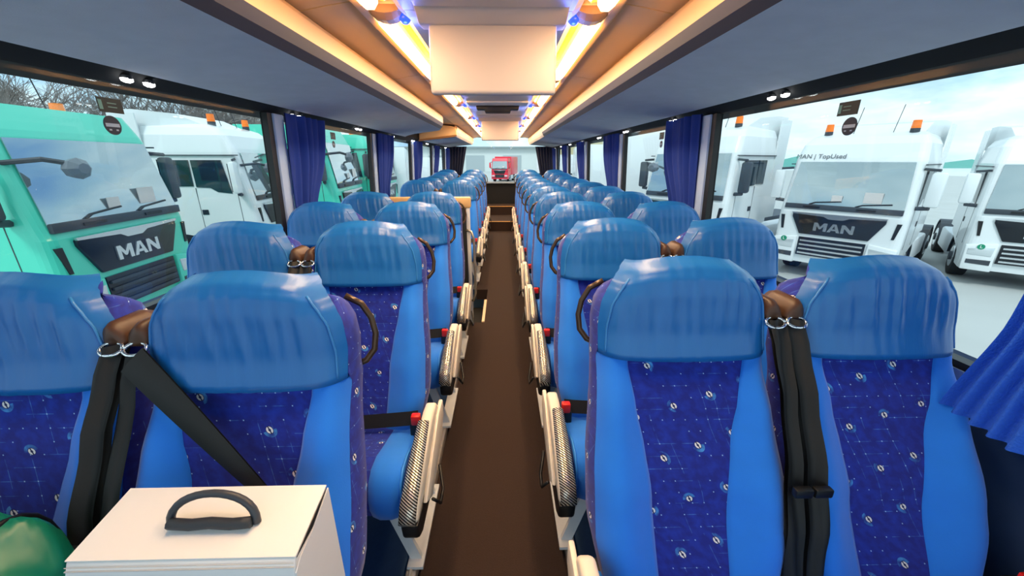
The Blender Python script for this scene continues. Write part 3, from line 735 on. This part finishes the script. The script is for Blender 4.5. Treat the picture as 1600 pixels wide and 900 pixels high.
def truck(loc, yaw, sc_, lift, paint, label, high=True, beacons=True, box=None, mark='MAN', sub=None, chassis=5.0, mir=None, bx=.78):
    o = tag(empty('truck', (loc[0], loc[1], GZ), yaw), label, 'truck'); o.scale = (sc_,)*3
    L = lift/sc_
    def p(name, b, m, par=None, **k):
        x = b.obj(name, m, par or o, **k); return x
    # cab by lofted plan rings
    top = 3.55 if high else 3.2
    lv = [(.42, .05, 1.20), (.75, .0, 1.23), (1.1, -.01, 1.24), (1.7, .0, 1.24), (1.84, .03, 1.24), (2.92, .24, 1.20), (3.0, .27, 1.19), (3.3, .42, 1.15), (top-.08, .62, 1.06), (top, .85, .95)]
    rings = []
    for z, yf, W in lv:
        rc = .16; pts = []
        for i in range(6):
            a = math.pi+(math.pi/2)*i/5; pts.append((-W+rc+rc*math.cos(a), yf+rc+rc*math.sin(a), z+L))
        for i in range(6):
            a = 1.5*math.pi+(math.pi/2)*i/5; pts.append((W-rc+rc*math.cos(a), yf+rc+rc*math.sin(a), z+L))
        yr = 2.25 if z > .8 else .75
        pts += [(W, yr, z+L), (-W, yr, z+L)]
        rings.append(pts)
    p('cab', MB().loft(rings), paint, smooth=False, bevel=.0)
    if high:
        sp = MB(); sp.loft([[(-1.0*k, y, z+L), (1.0*k, y, z+L), (1.0*k, y, top-.3+L), (-1.0*k, y, top-.3+L)] for y, z, k in ((.95, top-.02, .93), (1.5, top+.22, .97), (2.35, top+.30, 1.05), (2.75, top+.28, 1.12))]); p('roof_deflector', sp, paint)
        for s in (-1, 1): p('side_deflector', MB().box(*sorted((s*1.19, s*1.23)), 2.2, 2.75, 1.2+L, top+.2+L), paint)
    def fy(z): return interp([(1.84, .03), (2.92, .24)], z) if z > 1.84 else 0
    ws = MB(); trect(ws, (-1.12, .045-.02, 1.88+L), (1.12, .045-.02, 1.88+L), (1.05, .222, 2.90+L), (-1.05, .222, 2.90+L), .012)
    g = p('windscreen', ws, WINDSCREEN)
    for x in (-.62, .28):
        wp = MB(); wp.tube([(x, .0, 1.90+L), (x+.12, .01, 1.95+L), (x+.62, .02, 2.0+L)], .016, 6); p('wiper', wp, BLACK, g)
    p('cowl', MB().box(-1.12, 1.12, -.03, .03, 1.78+L, 1.90+L), DARKGREY, bevel=.01)
    for x in (-.55, .5): p('cowl_step', MB().box(x-.17, x+.17, -.05, .0, 1.82+L, 1.86+L), BLACK)
    gp = MB(); gp.prism([(-.90, 1.66+L), (.90, 1.66+L), (.90, 1.58+L), (.68, 1.16+L), (-.68, 1.16+L), (-.90, 1.58+L)], -.045, .02, 'y'); gr = p('grille', gp, GRILLE, bevel=.01)
    ch = MB(); ch.prism([(-.92, 1.69+L), (.92, 1.69+L), (.90, 1.655+L), (.25, 1.625+L), (.14, 1.57+L), (-.14, 1.57+L), (-.25, 1.625+L), (-.90, 1.655+L)], -.062, -.03, 'y'); p('chrome_strip', ch, CHR, gr)
    if mark:
        nb = MB(); S_ = .20
        for ch_, x0, w_ in (('M', -.40, .27), ('A', -.115, .25), ('N', .15, .24)):
            for poly in LETTERS[ch_]: nb.prism([(x0+w_*a, 1.27+S_*b+L) for a, b in poly], -.068, -.046, 'y')
        p('nameplate', nb, CHR, gr)
    if sub:
        t = mk('roof_lettering', text_mesh('roof_lettering', sub, .15, .003, mat('lettering_grey', '5f6468', .5)), o); t.location = (-.68, .262, 3.03+L); t.rotation_euler = (R(72), 0, 0)
    for cx_, cz_, cw_, chh in ((.55, 2.12, .16, .12), (-.1, 2.06, .10, .08)): p('windscreen_card', MB().box(cx_-cw_, cx_+cw_, interp([(1.88, -.0), (2.90, .19)], cz_)-.012, interp([(1.88, -.0), (2.90, .19)], cz_), cz_-chh+L, cz_+chh+L), mat('paper_card', 'd9d2cf', .6), g)
    p('lower_grille', MB().box(-.66, .66, -.03, .03, .62+L, 1.08+L), GRILLE)
    for k in range(4): p('grille_slat', MB().box(-.62, .62, -.055, -.02, .66+.105*k+L, .70+.105*k+L), CHR if paint is TWHITE else DARKGREY)
    for s in (-1, 1):
        p('bumper_corner', MB().prism([(s*.68, .40+L), (s*1.20, .42+L), (s*1.22, 1.02+L), (s*.70, 1.10+L)], -.06, .2, 'y'), paint, bevel=.03)
        hl = MB(); hl.prism([(s*.76, .78+L), (s*1.16, .80+L), (s*1.17, .95+L), (s*.74, 1.0+L)], -.075, .0, 'y'); p('headlight', hl, LAMP, bevel=.01)
        p('fog_light', MB().prism([(s*.74, .56+L), (s*1.14, .58+L), (s*1.14, .68+L), (s*.74, .68+L)], -.07, .0, 'y'), DARKGREY)
        p('air_slot', MB().prism([(s*1.05, 1.25+L), (s*1.10, 1.25+L), (s*1.16, 1.6+L), (s*1.08, 1.6+L)], -.02, .05, 'y'), BLACK)
        # side glass, door seams, handle
        sx = s*1.243
        sg = MB(); sg.prism([(.52, 1.98+L), (.62, 2.72+L), (1.22, 2.72+L), (1.22, 2.15+L), (.85, 2.1+L)], *sorted((sx-.01*s, sx-.045*s)), 'x'); 
        sg = MB(); sg.prism([(.48, 1.96+L), (.60, 2.74+L), (1.26, 2.74+L), (1.26, 2.12+L), (.95, 2.10+L), (.80, 2.0+L)], s*1.19, s*1.247, 'x'); p('side_window', sg, SIDEGLASS)
        p('rear_side_window', MB().prism([(1.32, 2.14+L), (1.32, 2.74+L), (1.72, 2.74+L), (1.72, 2.14+L)], s*1.19, s*1.247, 'x'), SIDEGLASS)
        for y0, y1, z0, z1 in ((1.28, 1.292, 1.0, 2.1), (.36, .372, 1.0, 1.95), (.2, 2.2, 2.84, 2.862)): p('door_seam', MB().box(*sorted((s*1.20, s*1.2435)), y0, y1, z0+L, z1+L), DARKGREY)
        p('door_handle', MB().box(*sorted((s*1.22, s*1.25)), 1.12, 1.26, 1.46+L, 1.58+L), BLACK)
        # mirrors
        mr = p('mirror', MB().box(*sorted((s*1.34, s*1.58)), .16, .30, 1.98+L, 2.70+L), paint if (mir is None) else mir, bevel=.05)
        p('mirror_arm', MB().tube([(s*1.20, .3, 2.76+L), (s*1.45, .22, 2.74+L)], .03, 6).tube([(s*1.20, .3, 1.93+L), (s*1.45, .22, 1.96+L)], .045, 6), DARKGREY, mr)
        p('mirror_face', MB().box(*sorted((s*1.36, s*1.56)), .295, .308, 2.02+L, 2.66+L), BLACK, mr)
        # wheels
        for y in (1.35, 1.35+chassis*.75):
            wh = MB(); wh.cyl((s*.88, y, .5), .5, s*.32, 'x', 28); wo = p('wheel', wh, RUBBER, bevel=.03)
            p('rim', MB().cyl((s*1.19, y, .5), .31, s*.025, 'x', 24, .27), CHR, wo); p('hub', MB().cyl((s*1.2, y, .5), .12, s*.05, 'x', 16), DARKGREY, wo)
        ar = MB(); ar.grid([[(s*.85, 1.35+.62*math.cos(a), .5+.62*math.sin(a)), (s*1.235, 1.35+.62*math.cos(a), .5+.62*math.sin(a))] for a in [math.pi*i/10 for i in range(11)]]); p('wheel_arch', ar, BLACK)
        fd = MB(); cy = 1.35+chassis*.75; K = [math.pi*i/10 for i in range(11)]
        fd.loft([[(s*.86, cy+r_*math.cos(a), .5+r_*math.sin(a)) for a in K for r_ in (.60,)]+[(s*.86, cy+.56*math.cos(a), .5+.56*math.sin(a)) for a in K[::-1]], [(s*1.22, cy+.60*math.cos(a), .5+.60*math.sin(a)) for a in K]+[(s*1.22, cy+.56*math.cos(a), .5+.56*math.sin(a)) for a in K[::-1]]]); p('fender', fd, DARKGREY)
        p('fuel_tank', MB().box(*sorted((s*.75, s*1.2)), 2.3, 1.35+chassis*.75-.75, .35, .95), STEEL, bevel=.06)
    if mir is not None:
        fm = MB(); fm.tube([(-1.15, .22, 2.62+L), (-1.05, -.12, 2.66+L), (-.90, -.22, 2.62+L)], .03, 6); a = p('front_mirror_arm', fm, DARKGREY)
        rg_ = [[(-.80+.17*k*math.cos(2*math.pi*i/8), y, 2.55+.13*k*math.sin(2*math.pi*i/8)+L) for i in range(8)] for y, k in ((-.34, .5), (-.28, 1), (-.20, .9))]
        p('front_mirror', MB().loft(rg_), mat('mirror_grey', '6b747e', .45), a)
    if paint is TWHITE and mark:
        bd = p('green_badge', MB().cyl((-.97, -.07, 1.0+L), .065, -.012, 'y', 20), mat('badge_green', '0f8f6a', .4))
        t = mk('badge_letter', text_mesh('badge_letter', 'L', .10, .003, mat('badge_white', 'f2f5f4', .5)), bd); t.location = (-.97, -.085, 1.0+L); t.rotation_euler = (R(90), 0, 0)
    p('chassis', MB().box(-.45, .45, 1.9, 2.2+chassis, .55, .95), DARKGREY)
    p('underbody', MB().box(-.8, .8, .3, 2.2, .5, .9+max(0, L)), BLACK)
    if beacons:
        for s in (-1, 1):
            bs = MB().cyl((s*bx, .85, top-.03+L), .085, .10, 'z', 14); q = p('beacon_base', bs, DARKGREY); p('beacon', MB().cyl((s*bx, .85, top+.07+L), .085, .17, 'z', 14, .075), ORANGE, q)
        for x in (-.3, .42): p('antenna', MB().tube([(x, .9, top+L), (x+.05, 1.05, top+.6+L)], .008, 4), BLACK)
    if box:
        p('cargo_box', MB().box(-1.25, 1.25, 2.4, 2.4+box, .95, 3.55), paint, bevel=.02)
    return o
truck((8.236, 9.319), -.931, 1.018, 0, TWHITE, 'white tractor truck with used-truck lettering facing the big window', sub='MAN | TopUsed')
truck((-6.07, 6.40), 1.667, 1.075, .15, TTEAL, 'teal truck with black nameplate grille nearest the coach', mir=DARKGREY, high=False, bx=.5)
truck((-6.13, 10.92), 1.672, .985, .30, TWHITE, 'white truck parked between the two teal trucks, seen from its door side', beacons=True, mir=TWHITE)
truck((-5.40, 14.35), 1.656, 1.25, -.10, TTEAL, 'teal truck beyond the white one, behind the blue curtain', mir=DARKGREY, high=False)
truck((-5.2, 18.3), 1.566, 1.236, -.1, TTEAL, 'third teal truck farthest along the row by the trees', mir=DARKGREY, high=False)
truck((5.325, 11.556), -.987, 1.093, 0, TWHITE, 'white truck with dark mirror partly behind the blue curtain', mir=DARKGREY)
truck((12.4, 8.3), -.75, 1.0, 0, TWHITE, 'white truck with low bumper beside the lettered truck', beacons=False)
truck((20.5, 14.6), R(-150), 1.0, 0, TWHITE, 'white tractor with exposed wheels and chassis behind the front row', beacons=False, mark=None)
truck((-.45, 57), R(-12), .98, 0, TRED, 'red box truck driving up behind the rear window', high=False, beacons=False, box=5.5, mark=None)
def trailer(x, y, z0, L_, W_, H_, yaw, label, ribs=0, mtl=None, text=None):
    o = tag(empty('trailer', (x, y, GZ), yaw), label, 'trailer')
    MB().box(-W_/2, W_/2, -L_/2, L_/2, z0, z0+H_).obj('trailer_box', mtl or TWHITE, o, bevel=.03)
    MB().box(-.5, .5, -L_/2, L_/2, .75, z0).obj('chassis', DARKGREY, o)
    for s in (-1, 1):
        for yy in (-L_*.3, L_*.25, L_*.35): MB().cyl((s*(W_/2-.35), yy, .5), .5, s*.3, 'x', 20).obj('wheel', RUBBER, o)
        for k in range(ribs): MB().box(*sorted((s*W_/2, s*(W_/2+.03))), -L_/2+L_*(k+.5)/ribs-.03, -L_/2+L_*(k+.5)/ribs+.03, z0, z0+H_).obj('rib', STEEL, o)
        for zz in (.25, .5, .75): MB().box(*sorted((s*W_/2, s*(W_/2+.012))), -L_/2, L_/2, z0+H_*zz-.015, z0+H_*zz+.015).obj('side_rail', STEEL, o)
    return o
trailer(6.6, 19.5, 1.0, 9, 2.5, 3.0, R(-20), 'white box trailer beyond the curtained white truck')
trailer(7.2, 33, 1.0, 11, 2.5, 3.0, R(-8), 'long white box trailer standing toward the red truck')
trailer(-7.0, 24.5, 1.0, 9, 2.5, 2.6, R(12), 'white box trailer past the third teal truck')
trailer(-7.5, 40, .9, 11, 2.5, 2.3, R(18), 'white ribbed trailer left alone near the red truck', ribs=14)
trailer(12, 64, 1.0, 13, 2.5, 2.8, R(80), 'white trailer standing crosswise behind the red truck')
wh = tag(empty('warehouse', (0, 110, GZ)), 'long pale warehouse far behind the red truck', 'building')
MB().box(-60, 60, 0, 20, 0, 6.0).obj('wall', mat('warehouse_wall', 'd3dad9', .8), wh)
MB().box(-61, 61, -1, 21, 6.0, 6.4).obj('roof', mat('warehouse_roof', '8e9a9c', .7), wh)
MB().box(14, 26, -4, 0, 0, 8.5).obj('tower', mat('warehouse_tower', 'c8bd95', .8), wh)
for k in range(10): MB().box(-50+10*k, -45+10*k, -.1, 0, 0, 4.2).obj('dock_door', mat('dock_door', 'a9b4b8', .6), wh)
hl = MB(); pts = [(40+12*i, 4+2.2*math.sin(i*.9)+1.2*math.sin(i*2.1)) for i in range(14)]
rows = [[(x, 150, GZ) for x, z in pts], [(x, 165, GZ+z) for x, z in pts], [(x, 185, GZ) for x, z in pts]]
o = hl.grid(rows).obj('hills', mat('far_hill', '5fa39a', .9)); struct(o, 'low blue-green hills on the horizon')

# bare trees
BARK = mat('bare_branches', '7f7a76', .9)
def tree_mesh(seed):
    rr = random.Random(seed); b = MB()
    def grow(p, d, ln, r, dep):
        q = p+d*ln
        mid = p+d*ln*.5+Vector((rr.uniform(-1, 1), rr.uniform(-1, 1), 0))*ln*.05
        b.tube([p, mid, q], [r, r*.85, r*.65], 3, caps=False)
        if dep == 0: return
        for k in range(3 if dep > 1 else 4):
            nd = (d+Vector((rr.gauss(0, .42), rr.gauss(0, .42), rr.gauss(.08, .22)))).normalized()
            st_ = p+d*ln*rr.uniform(.45, 1.0)
            grow(st_, nd, ln*rr.uniform(.62, .82), r*.6, dep-1)
    for k in range(3):
        grow(Vector((rr.uniform(-.4, .4), rr.uniform(-.4, .4), 0)), Vector((rr.gauss(0, .12), rr.gauss(0, .12), 1)).normalized(), rr.uniform(2.8, 3.6), .14, 5)
    return b.mesh('bare_tree', BARK)
TM = [tree_mesh(s) for s in (3, 8, 15)]
rr = random.Random(5)
for k in range(26):
    y = 3+k*2.0; x = -21-rr.uniform(0, 6)-.1*k
    o = tag(mk('bare_tree', TM[k % 3], None, (x, y, GZ)), 'leafless grey tree in the row behind the trucks', 'tree', 'leafless trees behind the trucks')
    o.rotation_euler.z = rr.uniform(0, 6); o.scale = (1, 1, rr.uniform(.85, 1.05))
bpy.context.view_layer.update()
